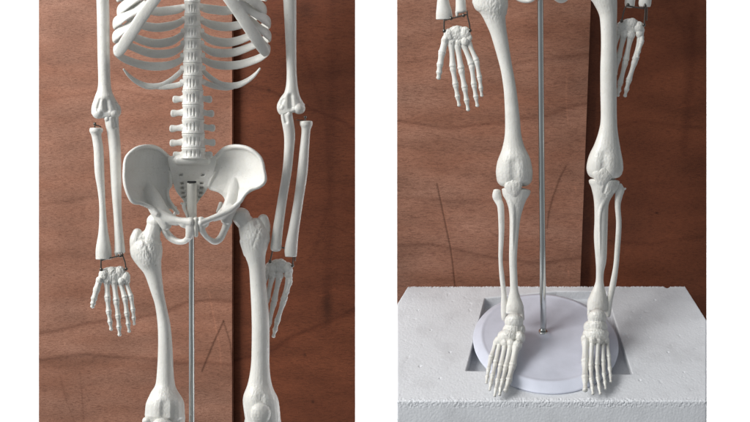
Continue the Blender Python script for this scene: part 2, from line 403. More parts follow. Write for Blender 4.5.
# foam block with a shallow square recess; its far corners are cut off
def gp(u, v, z=0.0):
    d = (HC-z)*F/(v-CV); return ((u-CU)/F*d, d)
def foam():
    bk = gp(500, 286)[1]
    out = [gp(397, 401), gp(706.6, 401), gp(706.6, 320), gp(685, 286), gp(408, 286), gp(397, 304)]
    rec = [gp(466, 372, -.002), (.174, gp(500, 374)[1]), (.174, .902), (.10, .902), gp(485, 298)]
    def prism(pts, z0, z1):
        n = len(pts); me = bpy.data.meshes.new('p')
        V = [(x, y, z0) for x, y in pts]+[(x, y, z1) for x, y in pts]
        Fc = [tuple(range(n)), tuple(range(2*n-1, n-1, -1))]+[(i, i+n, (i+1) % n+n, (i+1) % n) for i in range(n)]
        me.from_pydata(V, [], Fc); bm = bmesh.new(); bm.from_mesh(me)
        bmesh.ops.recalc_face_normals(bm, faces=bm.faces); bm.to_mesh(me); bm.free()
        o = bpy.data.objects.new('p', me); COL.objects.link(o); return o
    a = prism(out, -.055, 0); b = prism(rec, -.013, .03)
    md = a.modifiers.new('b', 'BOOLEAN'); md.object = b; md.operation = 'DIFFERENCE'; md.solver = 'EXACT'
    bv = a.modifiers.new('v', 'BEVEL'); bv.width = .0012; bv.segments = 2
    rm = a.modifiers.new('r', 'REMESH'); rm.mode = 'VOXEL'; rm.voxel_size = .0008; rm.use_smooth_shade = True
    dg = bpy.context.evaluated_depsgraph_get(); dg.update()
    me = bpy.data.meshes.new_from_object(a.evaluated_get(dg)); bpy.data.objects.remove(a); bpy.data.objects.remove(b)
    nv = len(me.vertices); co = np.empty(nv*3); me.vertices.foreach_get('co', co); co = co.reshape(-1, 3)
    nr = np.empty(nv*3); me.vertices.foreach_get('normal', nr); nr = nr.reshape(-1, 3)
    front = gp(500, 401)[1]
    pits = [(*gp(u, v), rr) for u, v, rr in ((626, 334, .0022), (624, 341, .0018), (628, 337, .0014), (641, 318, .0016), (560, 399, .0015), (431, 330, .0014), (450, 352, .0017), (668, 352, .0016), (640, 380, .0018), (418, 310, .0013), (655, 300, .0018), (440, 378, .0015), (684, 372, .0014), (420, 366, .0022), (610, 296, .0015))]
    for i in range(nv):
        p = co[i]
        if p[2] < -.03: continue
        e = 0.0; fr_ = p[1] < front+.004 and p[2] > -.0075
        bead = noise.voronoi(Vector((p[0]*560, p[1]*560, p[2]*560)))[0][0]
        if fr_: e = (.45-bead)*.0017*(.55+.9*abs(noise.noise((p[0]*40, 5, 1)))+.4*noise.noise((p[0]*300, p[2]*300, 1)))
        elif p[1] > bk-.004 and p[2] > -.004: e = (.4-bead)*.0022
        else: e = (.4-bead)*.00028
        e -= .0016*max(0, noise.noise((p[0]*120, p[1]*120, 3))-.5)
        co[i] += nr[i]*e
        if p[2] > -.004:
            for (a, b, rr) in pits:
                q = math.hypot(p[0]-a, p[1]-b)
                if q < rr: co[i, 2] -= .0012*(1-(q/rr)**2)
        q = math.hypot(p[0]-(gp(667, 287)[0]), p[1]-bk)     # little nick in the far edge
        if q < .006 and p[2] > -.01: co[i, 2] -= .003*(1-q/.006)
    me.vertices.foreach_set('co', co.ravel()); me.update()
    tag(link_mesh('foam_block', me, FOAM), 'white expanded foam block with a shallow square recess, under the round base and feet', 'foam block')
foam()

# ------------------------------------------------------------------ display stands
def lathe_world(name, prof, c, mat, parent, n=128):
    V = []; m = len(prof)
    for r, z in prof:
        for k in range(n):
            a = 2*math.pi*k/n; V.append((c[0]+r*math.cos(a), c[1]+r*math.sin(a), z))
    Fc = [(i*n+k, i*n+(k+1) % n, (i+1)*n+(k+1) % n, (i+1)*n+k) for i in range(m-1) for k in range(n)]
    Fc += [tuple(range(n))[::-1], tuple((m-1)*n+k for k in range(n))]
    me = bpy.data.meshes.new(name); me.from_pydata(V, [], Fc)
    me.polygons.foreach_set('use_smooth', [True]*len(me.polygons))
    bm = bmesh.new(); bm.from_mesh(me); bmesh.ops.recalc_face_normals(bm, faces=bm.faces); bm.to_mesh(me); bm.free()
    o = link_mesh(name, me, mat, parent); return o
DC = (.0730, .796)
st = empty('display_stand', (DC[0], DC[1], .0006))
tag(st, 'chrome pole on a round pale lavender base set into the foam block', 'display stand', 'poles holding the skeletons')
r0 = .0945
lathe_world('base', [(r0-.001, .0006), (r0+.0008, .0010), (r0+.0010, .0020), (r0-.0003, .0030), (r0-.0085, .0072), (r0-.0100, .0077), (r0-.0115, .0076),
                     (r0-.0130, .0072), (r0-.015, .0069), (.05, .0068), (.012, .0068), (.0075, .0069), (.006, .0080), (.0001, .0082)], DC, DISC, st)
lathe_world('pole_collar', [(.0060, .0072), (.0060, .0084), (.0052, .0092), (.0044, .0094), (.0001, .0094)], tuple(RIGHT.map(np.array([[543.0, 331, .5]]))[0][:2]), STEEL, st, 32)
Shape().sweep([(539.8, -60, .5, 3.1), (541.3, 130, .5, 3.1), (543.2, 331, .5, 3.1)], n=28, cap=.05).build('pole', RIGHT, STEEL, st, voxel=0)
st2 = empty('display_stand', tuple(LEFT.map(np.array([[191.5, 470, -14.0]]))[0]))
tag(st2, 'chrome pole running down between the thigh bones in front of the forked crack', 'display stand', 'poles holding the skeletons')
Shape().sweep([(191.6, 200, -14, 2.9), (191.7, 330, -14, 2.9), (191.8, 470, -14, 2.9)], n=28, cap=.05).build('pole', LEFT, STEEL, st2, voxel=0)

# ------------------------------------------------------------------ bones
def finger_shape(pts, r, w, stout=0.0):
    """pts joint centres (u,v); knobbly ends, waisted shafts"""
    s = Shape()
    for i in range(len(pts)-1):
        a, b = np.array(pts[i]), np.array(pts[i+1]); wa, wb = w[i], w[i+1]
        q = 1-.10*i; last = i == len(pts)-2
        ks = [(0.04, .95), (.14, .96), (.3, .74), (.55, .66), (.8, .78), (.93, .98)] if not last else [(.06, .9), (.2, .85), (.5, .55), (.8, .62), (.95, .78)]
        s.sweep([(*(a+(b-a)*t), wa+(wb-wa)*t, r*q*f, r*q*f*.9) for t, f in ((t_, f_+(1-f_)*stout) for t_, f_ in ks)], n=12, sub=3)
        if not last: s.ell(b[0], b[1], wb-.3, r*q*.8, r*q*.8, r*q*.8)
    return s
def hand(fr, parent, carp, rays, radii, thumb=None, off=(0, 0), wz=0):
    s = Shape(); rnd = random.Random(3)
    for c in carp[1:]: s.ell(c[0], c[1], wz+rnd.uniform(-.6, 1.4), c[2]*1.1, c[3]*1.12, 3.2, c[4] if len(c) > 4 else 0)
    c = carp[0]; s.ell(c[0], c[1], wz-.6, c[2], c[3], 2.9)
    h = s.build('hand', fr, BONE, parent, voxel=.33, smooth=3, move=off, rough=[(carp[0][0], carp[0][1], 25, .8, .38)])
    for pts, r in zip(rays, radii):
        n = len(pts); W = [wz + 1.5*math.sin(math.pi*i/(n-1)*.9)-.3*i for i in range(n)]
        if n == 4:
            p = [pts[0], pts[1], pts[2], tuple(np.array(pts[2])*.42+np.array(pts[3])*.58), pts[3]]; W = [wz-1.6, wz+1.2, wz+2.2, wz+2.0, wz+1.2]
        else: p = pts
        finger_shape(p, r*(1.32 if pts is rays[0] and r > 2.95 else 1.24), W, .42 if pts is rays[0] and r > 2.95 else .16).build('finger', fr, BONE, h, voxel=.25, smooth=1, move=off)
    return h
def hook(fr, parent, wires, rings, off=(0, 0)):
    s = Shape()
    for wv in wires: s.sweep([(u, v, ww, .75) for u, v, ww in wv], n=8, sub=3)
    for u, v, ww in rings: s.ell(u, v, ww, 1.7, 1.9, 1.3)
    s.build('wrist_hook', fr, WIRE, parent, voxel=0, move=off)

def skeleton_lower_arms(fr, parent, which, off=(0, 0)): pass

# ===== shared hip bones, sacrum: authored once for the first skeleton, reused shifted for the second
def pelvis(fr, parent, off=(0, 0)):
    s = Shape()      # hip bone on the picture's left
    s.blade([(147, 140, 155, 9, -4, 1), (152, 130, 164, 13, -7, 4), (160, 124.6, 169, 17, -9, 7), (172, 123.6, 170.5, 20, -10, 9), (184, 124, 171.5, 22, -9, 9),
             (190, 126.5, 167.5, 21, -8, 8), (196, 130, 167.5, 20, -6, 7), (203, 136, 170, 17, -4, 5), (209, 149, 173.5, 12, 0, 2)], 3.0)
    s.sweep([(168, 157, -9, 2.5, 3), (158, 149, -5, 2.6), (148, 146.5, 4, 2.4), (136, 149, 11, 2.3), (126.5, 158, 16, 2.2), (124.6, 172, 20, 2.2), (125.3, 184, 22, 2.3),
             (129, 195, 22, 2.4), (134, 201.5, 20, 2.8, 2.4), (143, 203.5, 17, 1.9), (152, 208, 15, 2.2), (157, 214, 15, 3.2)])
    s.sweep([(170, 172, -10, 2.6, 4), (170.5, 184, -8, 2.4, 3), (167.5, 190, -7, 2.0), (168.5, 199, -4, 2.0), (173, 207, 0, 2.4), (178, 213, 2, 2.0)])
    s.sweep([(147, 182, -5, 4, 3), (152, 196, 4, 8, 4), (157, 207, 8, 9, 5), (163, 217, 8, 8.5, 7), (166, 225, 6, 6, 7)])
    s.sweep([(158, 212, 12, 5, 4), (170, 218.6, 14, 4.8, 4), (180, 220.8, 17, 3.6, 3.4), (191, 222, 20, 4.6, 4)])
    s.ell(186.5, 223.5, 17, 8, 5, 3.6); s.sweep([(164, 214, 8, 7, 5), (170, 219, 11, 6, 4), (178, 222, 14, 4, 3.5)])
    s.sweep([(190.5, 220, 19, 4.8, 3.4), (190.6, 230, 18, 5.2, 3.2), (189, 236.5, 15, 3.8, 3)])
    s.sweep([(190, 236, 15, 3.6, 3), (184.5, 241.2, 8, 3.0, 3), (177, 241.2, 3, 3.3, 4), (170, 237, 0, 4.0, 5), (165.5, 230.5, 1, 4, 6), (164.5, 222, 3, 5, 6)])
    s.sweep([(176, 207, -10, 1.2), (175, 213, -9, 1.6), (173, 218, -6, 2.2)])
    s.build('hip_bone', fr, BONE, parent, voxel=.5, smooth=12, move=off, rough=[(150, 205, 14, .25, .3), (125, 180, 10, .2, .3)])
    s = Shape()      # hip bone on the picture's right
    s.blade([(147, 227, 245, -4, 9, 1), (152, 219, 255, -7, 13, 4), (160, 214.5, 262, -9, 17, 7), (172, 213.5, 265, -10, 20, 8), (181, 210.5, 266, -9, 22, 8),
             (187, 210.5, 262, -8, 21, 7), (192, 217.5, 251, -5, 17, 5), (197, 223.5, 245, -3, 14, 3), (204, 225, 240, 0, 12, 2), (210, 222, 236, 2, 11, 1)], 3.0)
    s.sweep([(216, 157, -9, 2.5, 3), (225, 149, -5, 2.6), (236, 146.5, 4, 2.4), (249, 149, 11, 2.3), (260, 158, 16, 2.2), (263.8, 171, 20, 2.0), (264.6, 181, 22, 2.1),
             (259, 186.5, 21, 2.2), (251, 189, 18, 2.0), (245, 194.5, 16, 1.8), (240.5, 201, 15, 2.2), (235, 206, 14, 2.4)])
    s.sweep([(214.5, 172, -10, 2.2, 4), (209.8, 184, -9, 2.2, 3), (210.5, 188.5, -8, 1.6), (217, 190.5, -5, 1.6), (224, 193, -4, 1.8), (226.5, 199, -3, 1.8), (225, 206, 0, 2.2), (219, 213, 2, 2)])
    s.sweep([(236, 180, -4, 4, 3), (234, 193, 3, 7, 4), (231.5, 203, 6, 7.5, 4), (228, 212, 7, 7.5, 6), (226, 220, 6, 5.5, 6)])
    s.sweep([(238, 205, 13, 2.6, 3), (229, 211, 15, 3.4, 3.2), (218, 216, 17, 3.2, 3), (208, 220, 19, 3.0, 3), (200.6, 223, 20, 3.8, 4)])
    s.ell(204, 223.5, 17, 5.5, 4.4, 3.4); s.sweep([(232, 208, 8, 6, 5), (224, 214, 11, 4.6, 4), (214, 218.6, 15, 3.2, 3)])
    s.sweep([(200.8, 219.5, 19, 4.2, 3.4), (201.4, 228, 18, 3.8, 3.2), (205, 235, 14, 2.8, 3), (210.5, 240, 8, 2.8, 3), (215.5, 241.6, 4, 3.3, 3.6), (220.5, 238, 1, 3.6, 4.6),
             (224.5, 230, 1, 3.6, 5), (228, 221, 4, 4.6, 5)])
    s.sweep([(221, 203, -8, 2.2, 1.6), (219.5, 208, -9, 2.4, 1.6), (217.2, 212, -10, 1.6, 1.2)])
    s.build('hip_bone', fr, BONE, parent, voxel=.5, smooth=12, move=off, rough=[(228, 216, 12, .25, .3), (262, 180, 10, .2, .3)])
    s = Shape()      # pubic disc
    s.sweep([(196, 219.5, 19.5, 3.0, 3.2), (196, 227, 19, 2.8, 3.2), (196, 235, 16, 2.4, 3)], n=14)
    s.build('pubic_disc', fr, SOCKET, parent, voxel=.4, smooth=2, move=off)
    s = Shape()      # sacrum
    s.blade([(156, 168, 216, -8, -8, 0), (163, 168, 216, -8, -8, -2), (173, 171, 213.5, -9, -9, 2), (183, 173, 210, -10, -10, 4), (192, 176.5, 205.5, -10, -10, 4), (199, 182, 200, -9, -9, 3), (204, 185, 197, -7, -7, 2)], 6)
    s.sweep([(178, 160, -4, 5), (192, 158.5, -2, 6.5), (206, 160, -4, 5)])
    fo = []
    for v, a in ((175, 10.6), (183.4, 9.4), (188, 9), (193, 8.3), (197.2, 7.6)):
        fo += [(192-a-1.2, v, 192-a+.4, v, 1.0, 3.2), (192+a-.4, v, 192+a+1.2, v, 1.0, 3.2)]
    s.build('sacrum', fr, BONE, parent, voxel=.45, smooth=3, move=off, dents=fo)
    s = Shape()      # tail bone
    s.sweep([(188, 203, -8, 3, 2), (184.5, 205, -6, 2.6, 2), (184.5, 209, -4, 2.0, 1.6), (186.2, 213, -2, 1.5), (187.2, 217, 0, 1.2)])
    s.ell(181.8, 203.5, -6, 1.6, 1.2, 1.2)
    s.build('tail_bone', fr, BONE, parent, voxel=.3, smooth=2, move=off)
    s = Shape()
    s.sweep([(191.8, 183, -4, 5.0), (191.8, 200, -4, 5.0), (191.8, 222, -4, 5.0)], n=28, cap=.08)
    t = s.build('mounting_tube', fr, SOCKET, parent, voxel=0, move=off)
    s = Shape(); s.sweep([(187.8, 182, 1.2, 1.0, .8), (195.6, 182, 1.2, 1.0, .8)], n=10); s.build('slot', fr, SLOT, t, voxel=0, move=off)

def skeleton_one():
    fr = LEFT
    root = empty('skeleton_model', tuple(fr.map(np.array([[191.5, 470, 0.0]]))[0]))
    tag(root, 'white plastic skeleton shown from lower ribs to knees, rib cage and pelvis in view', 'skeleton', 'anatomical skeleton models')
    pelvis(fr, root)
    # --- spine
    cx = lambda v: 192.2+(v-0)*.009
    hw = lambda v: 7.8+4.0*min(max(v, 0), 160)/160
    seps = [-22, -10, 2.5, 14.5, 26.5, 38.5, 50.5, 63, 76, 90.5, 105, 119.5, 134, 148, 159]
    for i in range(len(seps)-1):
        a, b = seps[i]-.45, seps[i+1]-.05; h = b-a; m = (a+b)/2; c = cx(m)+random.uniform(-.25, .25); r = hw(m)*random.uniform(.975, 1.03); w0 = 2+random.uniform(-.3, .3)
        s = Shape()
        s.sweep([(c, a+.6, w0, r*1.04, 7.6), (c, a+h*.20, w0, r*1.0, 7.3), (c+random.uniform(-.25, .25), m, w0, r*.90, 6.6), (c, b-h*.20, w0, r*1.0, 7.3), (c, b-.6, w0, r*1.06, 7.7)], n=28, cap=.16)
        s.sweep([(c, a+1, -6, 3, 3), (c, b-1, -8, 2.5, 3)])
        if seps[i] >= 88:
            tp0 = {9: 19.6, 10: 21.6, 11: 22.6, 12: 22.5, 13: 20}.get(i, 20)
            for sd in (-1, 1):
                vy = m+1.6+random.uniform(-.5, .5); tp = tp0+(1.6 if sd < 0 else -.2)+random.uniform(-.4, .4)
                s.sweep([(c+sd*(r-3), vy-1, -3, 4.6, 3), (c+sd*(tp-8.5), vy-.2, -4, 3.0, 2), (c+sd*(tp-4), vy+.2, -5, 3.8, 2.0), (c+sd*(tp-2), vy+.2, -5, 3.6, 1.9)], n=14)
        else:
            for sd in (-1, 1): s.sweep([(c+sd*(r-2), m-1, -3, 3, 3), (c+sd*(r+1.2), m-1.5, -5, 2.6, 2.4)], n=12)
        dn = []
        k = 4 if i > 6 else 3
        for j in range(k):
            x = c+(j-(k-1)/2)*r*.34+random.uniform(-.3, .3); dn.append((x, m-h*.20+random.uniform(-.8, .8), x+random.uniform(-.2, .2), m+h*.22+random.uniform(-.8, .8), .55, .75))
        dn.append((c-r, m, c+r, m, h*.25, .4))
        s.build('vertebra', fr, BONE, root, voxel=.4, smooth=2, dents=dn)
    # --- ribs
    C0 = np.array((192, 0, 4.0))
    def outward(p):
        q = np.array((p[0]-192, 0, (p[2]-6)*2.2)); return q/(np.linalg.norm(q)+1e-6)
    def rib(pts, sd, dy=0):
        s = Shape(); X = lambda u: u if sd > 0 else 383.6-u
        s.sweep([(X(p[0]), p[1]+dy, p[2], p[3], p[4]) for p in pts], n=16, ref=outward)
        return s.build('rib', fr, BONE, root, voxel=.45, smooth=3)
    for sd, dy in ((1, 0), (-1, .8)):
        T = 1.5; H = 4.2
        rib([(199, -18, -4, 3, T), (212, -12, -11, 3.8, T), (238, -12, -12, 4, T), (258, -18, -4, 4, T), (264, -22, 6, 4, T), (258, -26, 18, 4, T)], sd, dy)
        rib([(199, 6, -5, 3.2, 2), (206, 8.5, -10, 4.5, T), (216, 10, -12, 4.7, T), (228, 10.5, -12, 4.7, T), (246, 5, -9, 4.7, T), (260, -3, -2, 4.6, T), (266, -4, 6, 5.6, 2), (258, -9, 13.5, 5.8, 2), (244, -16, 20.5, 5.6, 2)], sd, dy)
        rib([(199, 18.5, -5, 3.0, 2), (206, 22.5, -10, 3.8, T), (215, 25.5, -12, 4.6, T), (229, 26.8, -12, 4.6, T), (245, 23, -9, 4.6, T), (260, 14, -2, 4.8, T), (265, 10.5, 6, 5.8, 2), (257, 3.5, 16, 6.0, 2), (244, -5, 19.5, 5.8, 2), (234, -12, 23.5, 5, 2)], sd, dy)
        rib([(199, 31, -5, 2.8, 2), (205, 36.5, -10, 3.6, T), (214, 41, -12, 4.5, T), (230, 42.4, -12, 4.5, T), (248, 36.8, -9, 4.5, T), (264, 26, -2, 4.8, T), (269.2, 23, 6, 5.8, 2), (262, 17.5, 15, 6.2, 2), (249, 9, 18.5, 6.4, 2), (238, 3, 22.5, 5, 2)], sd, dy)
        rib([(199, 43, -5, 2.6, 2), (205, 48.5, -10, 3.4, T), (216, 52.8, -12, 4.4, T), (234, 52.4, -12, 4.4, T), (254, 45, -8, 4.4, T), (266, 39, -1, 4.8, T), (269.6, 36.5, 7, 5.6, 2), (264, 31.5, 14, 6.0, 2), (254, 24, 16.5, 6.2, 2), (244, 17, 20.5, 5, 2)], sd, dy)
        rib([(199, 55, -5, 2.6, 2), (205, 60.5, -10, 3.4, T), (218, 65, -12, 4.4, T), (237, 65, -11, 4.4, T), (256, 59.5, -7, 4.4, T), (266, 53.5, 0, 4.6, T), (268.6, 48.5, 8, 5.2, 2), (263.5, 43, 10.5, 5.2, 2), (254, 34, 16.5, 5, 2)], sd, dy)
        rib([(199, 67, -5, 2.6, 2), (205, 73, -8, 2.8, T), (213, 79.5, -10, 2.9, T), (223, 84.5, -11, 2.9, T), (236, 85.4, -10, 3.4, T), (247, 80.8, -7, 3.0, T), (255, 74.5, -3, 2.4, 1.4), (260, 68.5, 0, 1.2, 1.0)], sd, dy)
        e12 = [(199, 80, -5, 3, 2), (207, 83.6, -9, 3.0, T), (216, 86.5, -11, 3.0, T), (226, 87.8, -12, 2.9, T), (233, 87.4, -12, 2.2, T)] if sd > 0 else \
              [(198, 81, -5, 3, 2), (206, 84.2, -9, 3.0, T), (219, 86.0, -11, 3.0, T), (230, 85.3, -12, 2.8, T), (235, 84.3, -12, 2.2, T)]
        rib(e12, sd, dy)
        s = Shape(); X = lambda u: u if sd > 0 else 383.6-u
        s.sweep([(X(u), v+dy, ww-1, r*1.25, 1.6) for u, v, ww, r in ((216, -18, 29, 4.6), (230, 0, 28, 4.8), (239.5, 13, 26, 5), (248, 26, 24, 5), (257, 39.5, 20, 5), (263, 49, 15, 4.4), (266.5, 54.5, 11, 3))], n=16)
        s.build('rib_cartilage', fr, BONE, root, voxel=.5, smooth=3)
    # --- arms
    s = Shape()
    s.profile([(-40, 93, 106), (0, 96.3, 109.2), (55, 97.5, 110), (85, 98, 111), (97, 94.5, 114.5), (106, 91.2, 119, 0, .55), (112, 91.2, 121.5, 0, .45), (116.5, 93.5, 119.5, 0, .5)], cap=.3)
    s.ell(98.5, 113, 2, 6.6, 6, 6); s.ell(113.5, 113.5, 1, 7, 5.6, 6)
    s.build('humerus', fr, BONE, root, voxel=.45, smooth=3, dents=[(106, 102, 107, 110, 2.6, 2.2), (100, 100, 97.5, 110, 1.4, 1.0), (115, 104, 118, 110, 1.4, .8)])
    s = Shape()
    s.profile([(118, 104.5, 118.8, 1, .8), (124, 105.2, 119, 1, .8), (132, 107, 119.5), (150, 109, 121), (172, 110.2, 121.4), (190, 111.3, 121.6), (218, 113.6, 122), (240, 114.4, 124.2), (252, 114.4, 125.4)])
    s.sweep([(107, 119, 4, 3), (108.2, 113.5, 3, 2.2)]); s.sweep([(116, 252, 1, 2), (116.5, 255, 1, 1.4)])
    s.build('ulna', fr, BONE, root, voxel=.45, smooth=3, dents=[(114.5, 118, 115.5, 126, 2.2, 2)])
    s = Shape()
    s.profile([(128.4, 89.6, 103, 0, .95), (131.5, 89.5, 103, 0, .95), (136, 91.6, 101.5), (150, 93.6, 103.6), (172, 94.6, 104.4), (190, 97.6, 105), (207, 99.2, 105.8), (230, 98.6, 108), (248, 95.8, 111.3, 0, .7), (259, 95.6, 111.9, 0, .6)], cap=.15)
    s.build('radius', fr, BONE, root, voxel=.45, smooth=2, dents=[(98, 240, 97, 258, 1.3, .7)])
    s = Shape(); s.sweep([(94.8, 128, 3, .7), (94.8, 124.5, 3, .7)], n=8); s.ell(94.8, 123.8, 3, 1.6, 1.5, 1.5); s.sweep([(95, 125, 3, .6), (99, 126, 3, .6), (101, 127, 3, .6)], n=8)
    s.build('elbow_pin', fr, WIRE, root, voxel=0)
    carp = [(113, 274.5, 14, 8.0), (112, 272, 5, 5), (104, 275, 5, 5.5), (120, 272, 5, 5.5), (126, 277, 4, 5), (99.5, 280, 3, 3.4), (107, 281, 4, 3.6), (114.5, 281, 3.8, 4), (121.5, 281, 3.4, 3.6), (112, 276, 10, 6.5), (127, 281, 3, 3)]
    hand(fr, root, carp, [[(100, 279), (96.5, 290), (94, 299), (92.5, 306.5)], [(107, 281), (107.6, 298), (108.8, 312), (111.2, 329.5)], [(114, 281), (116.3, 301), (118.2, 316.5), (119.6, 335)],
                          [(120, 281), (125, 298), (127, 314), (129.2, 331.5)], [(125.5, 280), (131, 297), (133, 310), (134.3, 324)]], [3.0, 2.9, 3.0, 2.8, 2.5])
    hook(fr, root, [[(101.2, 259, 3), (101, 263, 3), (101.2, 270, 2)], [(101, 260.5, 3), (108, 258.6, 3), (121, 255.6, 3)], [(122.6, 253.5, 3), (123.2, 257, 3), (125, 262, 3), (126.2, 270, 2)]],
         [(101.2, 269.5, 2), (126.2, 269, 2), (120.6, 255.8, 3.4)])
    s = Shape()
    s.profile([(-40, 281, 296), (0, 283.2, 296.4), (55, 286, 296.4), (78, 286.5, 297), (92, 284.5, 299), (100, 279.5, 302.5, 0, .55), (106, 276.6, 305.3, 0, .45), (111, 279, 305.5, 0, .5)], cap=.3)
    s.ell(299, 108.5, 2, 6.4, 5.8, 6); s.ell(283, 107, 1, 5.6, 5, 5)
    s.build('humerus', fr, BONE, root, voxel=.45, smooth=3, dents=[(290.5, 96, 291, 107, 2.3, 2.2), (301, 98, 302.5, 105, 1.4, 1.0), (283, 100, 280, 107, 1.4, .8)])
    s = Shape()
    s.profile([(112, 280.6, 292, 1, .8), (118, 281, 293, 1, .8), (134, 283.8, 295.2), (150, 284, 294), (172, 282.2, 291.6), (200, 277.6, 287), (230, 272.6, 283), (246, 270.4, 281.6), (249.5, 270.6, 281.2)])
    s.sweep([(289, 114, 4, 2.8), (290, 109.5, 3, 2)])
    s.build('ulna', fr, BONE, root, voxel=.45, smooth=3, dents=[(284, 113, 286, 122, 1.8, 1.6)])
    s = Shape()
    s.profile([(121.5, 299.8, 312.6, 0, .95), (125, 300, 312.4, 0, .95), (131, 301.4, 310.4), (150, 299.5, 309), (172, 297.2, 307.6), (200, 293.8, 303.4), (230, 288.4, 299), (248, 284.6, 297.4, 0, .7), (256.5, 285, 296.8, 0, .6)], cap=.15)
    s.build('radius', fr, BONE, root, voxel=.45, smooth=2)
    s = Shape(); s.ell(305.2, 117.2, 3, 1.6, 1.5, 1.5); s.sweep([(305.2, 118, 3, .7), (305.2, 121, 3, .7)], n=8); s.sweep([(297, 120, 3, .5), (303, 120.5, 3, .5)], n=8)
    s.build('elbow_pin', fr, WIRE, root, voxel=0)
    off = (-351.5, 240.5)
    right_hand(fr, root, off)
    # --- legs
    s = Shape()
    s.profile([(243, 130.5, 160.5, 0, .7), (249, 129.6, 162.5, 0, .7), (255, 132, 163.2, 0, .75), (262, 137, 162.4), (272, 144, 161.8), (290, 150.4, 163.6), (305, 155, 166.2), (326, 157.6, 170.6), (348, 158, 172.6), (370, 157, 173.6),
               (385, 155.2, 175.4), (394, 150, 180), (403, 146, 184.2), (416, 144.6, 185, -1, .85)], cap=.5)
    s.ell(155.6, 221.6, 0, 9.2, 8.6, 9); s.sweep([(155, 224, 0, 8), (152, 234, 0, 8.4, 8), (150, 244, 0, 12, 9)])
    s.sweep([(137.4, 233, -2, 5.2, 6), (136, 240, 0, 6.6, 7), (137, 248, 0, 7, 7)]); s.sweep([(138, 241, 0, 7, 7), (145, 238.5, 0, 7.4, 7), (153, 234, 0, 8, 7.5)]); s.sweep([(158, 243, 0, 4, 5), (157, 256, -2, 4, 5)])
    s.ell(155, 418, -2, 10, 12, 12); s.ell(175, 418, -2, 10.4, 12, 12)
    s.build('femur', fr, BONE, root, voxel=.5, smooth=4, rough=[(149, 250, 22, .8, .34), (165, 405, 24, .35, .4)], dents=[(164, 404, 164, 425, 4.5, 1.6), (145, 229, 144, 234, 2.4, 1.2), (144, 240, 152, 258, 1.6, .7)])
    s = Shape()
    s.profile([(224, 237.5, 262, 0, .7), (236, 239.5, 270, 0, .75), (244, 241.6, 268.6, 0, .8), (254, 244.6, 266), (266, 248.6, 265.4), (283, 250, 266.2), (317, 251.6, 269.2), (345, 251.6, 269.6), (366, 250.8, 269.6), (384, 247.6, 272),
               (397, 242.8, 277), (408, 243.6, 279.6), (424, 246, 281, -1, .85)], cap=.5)
    s.ell(241, 216.5, 0, 9.4, 9, 9); s.sweep([(241, 218, 0, 8.4), (248, 226, 0, 9, 8), (253, 235, 0, 11, 9)])
    s.sweep([(263, 219, -3, 5.4, 7), (265.4, 227, -2, 5, 7), (264, 238, 0, 5, 6)]); s.sweep([(243, 241, 0, 3.6, 5), (247, 254, -2, 3.6, 5)])
    s.ell(253, 424, -2, 9, 12, 12); s.ell(272, 424, -2, 9.4, 12, 12)
    s.build('femur', fr, BONE, root, voxel=.5, smooth=4, rough=[(259, 232, 24, .75, .30), (252, 318, 8, .5, .4), (262, 398, 24, .4, .4)], dents=[(261, 398, 262, 425, 5, 1.2), (255, 217, 257, 224, 2.6, 1.6), (258, 232, 253, 246, 1.2, .4)])
    for (u, v, ru, rv) in ((162.5, 427.5, 11.5, 10.5), (260.6, 413.4, 10.4, 11.2)):
        s = Shape(); s.ell(u, v, 13, ru, rv, 6); s.build('patella', fr, BONE, root, voxel=.45, smooth=2, rough=[(u, v, 14, .3, .35)])
    for (a, b, v) in ((146, 184, 441), (247, 283, 448)):
        s = Shape(); s.profile([(v-4, a+1, b-1), (v, a, b), (v+14, a+4, b-6), (v+40, a+9, b-12)]); s.build('tibia', fr, BONE, root, voxel=.7, smooth=3)
    s = Shape(); s.ell(147, 421, 4, 5, 4.5, 5); s.build('meniscus', fr, BONE, root, voxel=.45, smooth=2)

def right_hand(fr, root, off=(0, 0)):
    """hand on the picture's right, authored on the right-hand photograph"""
    carp = [(630, 26, 11, 7.5), (622, 27, 5, 5.5), (632, 23, 5, 4.5), (639, 27, 4.6, 5), (624, 34, 3.6, 4), (631, 35, 3.8, 4), (639.5, 34, 3.6, 4), (618.5, 31, 3, 4)]
    hand(fr, root, carp, [[(641, 36), (635, 60.5), (628.6, 81), (625, 96)], [(631, 35), (625.6, 61), (620, 84), (617.8, 95.5)], [(624, 35), (618.6, 58), (614.4, 75), (612, 88)], [(619, 33), (613.5, 50), (610, 63), (608, 74)],
                          [(642, 29), (641.6, 42), (638.4, 52), (636.6, 61)]], [2.9, 2.8, 2.7, 2.3, 2.2], off=off, wz=-9)
    hook(fr, root, [[(621.6, 21, -5), (624.5, 9, -5), (628, 4.5, -5)], [(628, 6, -5), (636, 7.5, -5), (644, 8.5, -5)], [(645, 4, -5), (645.2, 12, -5), (644, 26, -5)], [(647, 8, -6), (646.6, 20, -6)]],
         [(621.6, 21, -5), (644, 25, -5), (628, 5, -5), (645, 6.5, -5)], off=off)

def foot(fr, root, tars, rays, radii):
    s = Shape()
    for t in tars: s.ell(t[0], t[1], t[2]-(1.5 if t[3] < 6.2 else 0), t[3]*1.1, t[4]*1.15, t[5]+1)
    c = tars[0]
    f = s.build('foot', fr, BONE, root, voxel=.35, smooth=3, rough=[(c[0], c[1]+12, 34, .6, .30)])
    for pts, r in zip(rays, radii):
        finger_shape([(p[0], p[1]) for p in pts], r*1.14, [p[2] for p in pts], .22).build('toe', fr, BONE, f, voxel=.28, smooth=1)
def fd(v, z):                     # depth offset so that a point at picture height v lies z above the foam
    d = (HC-z-.006)*F/(v-CV); return (1-d/RIGHT.d0)*F

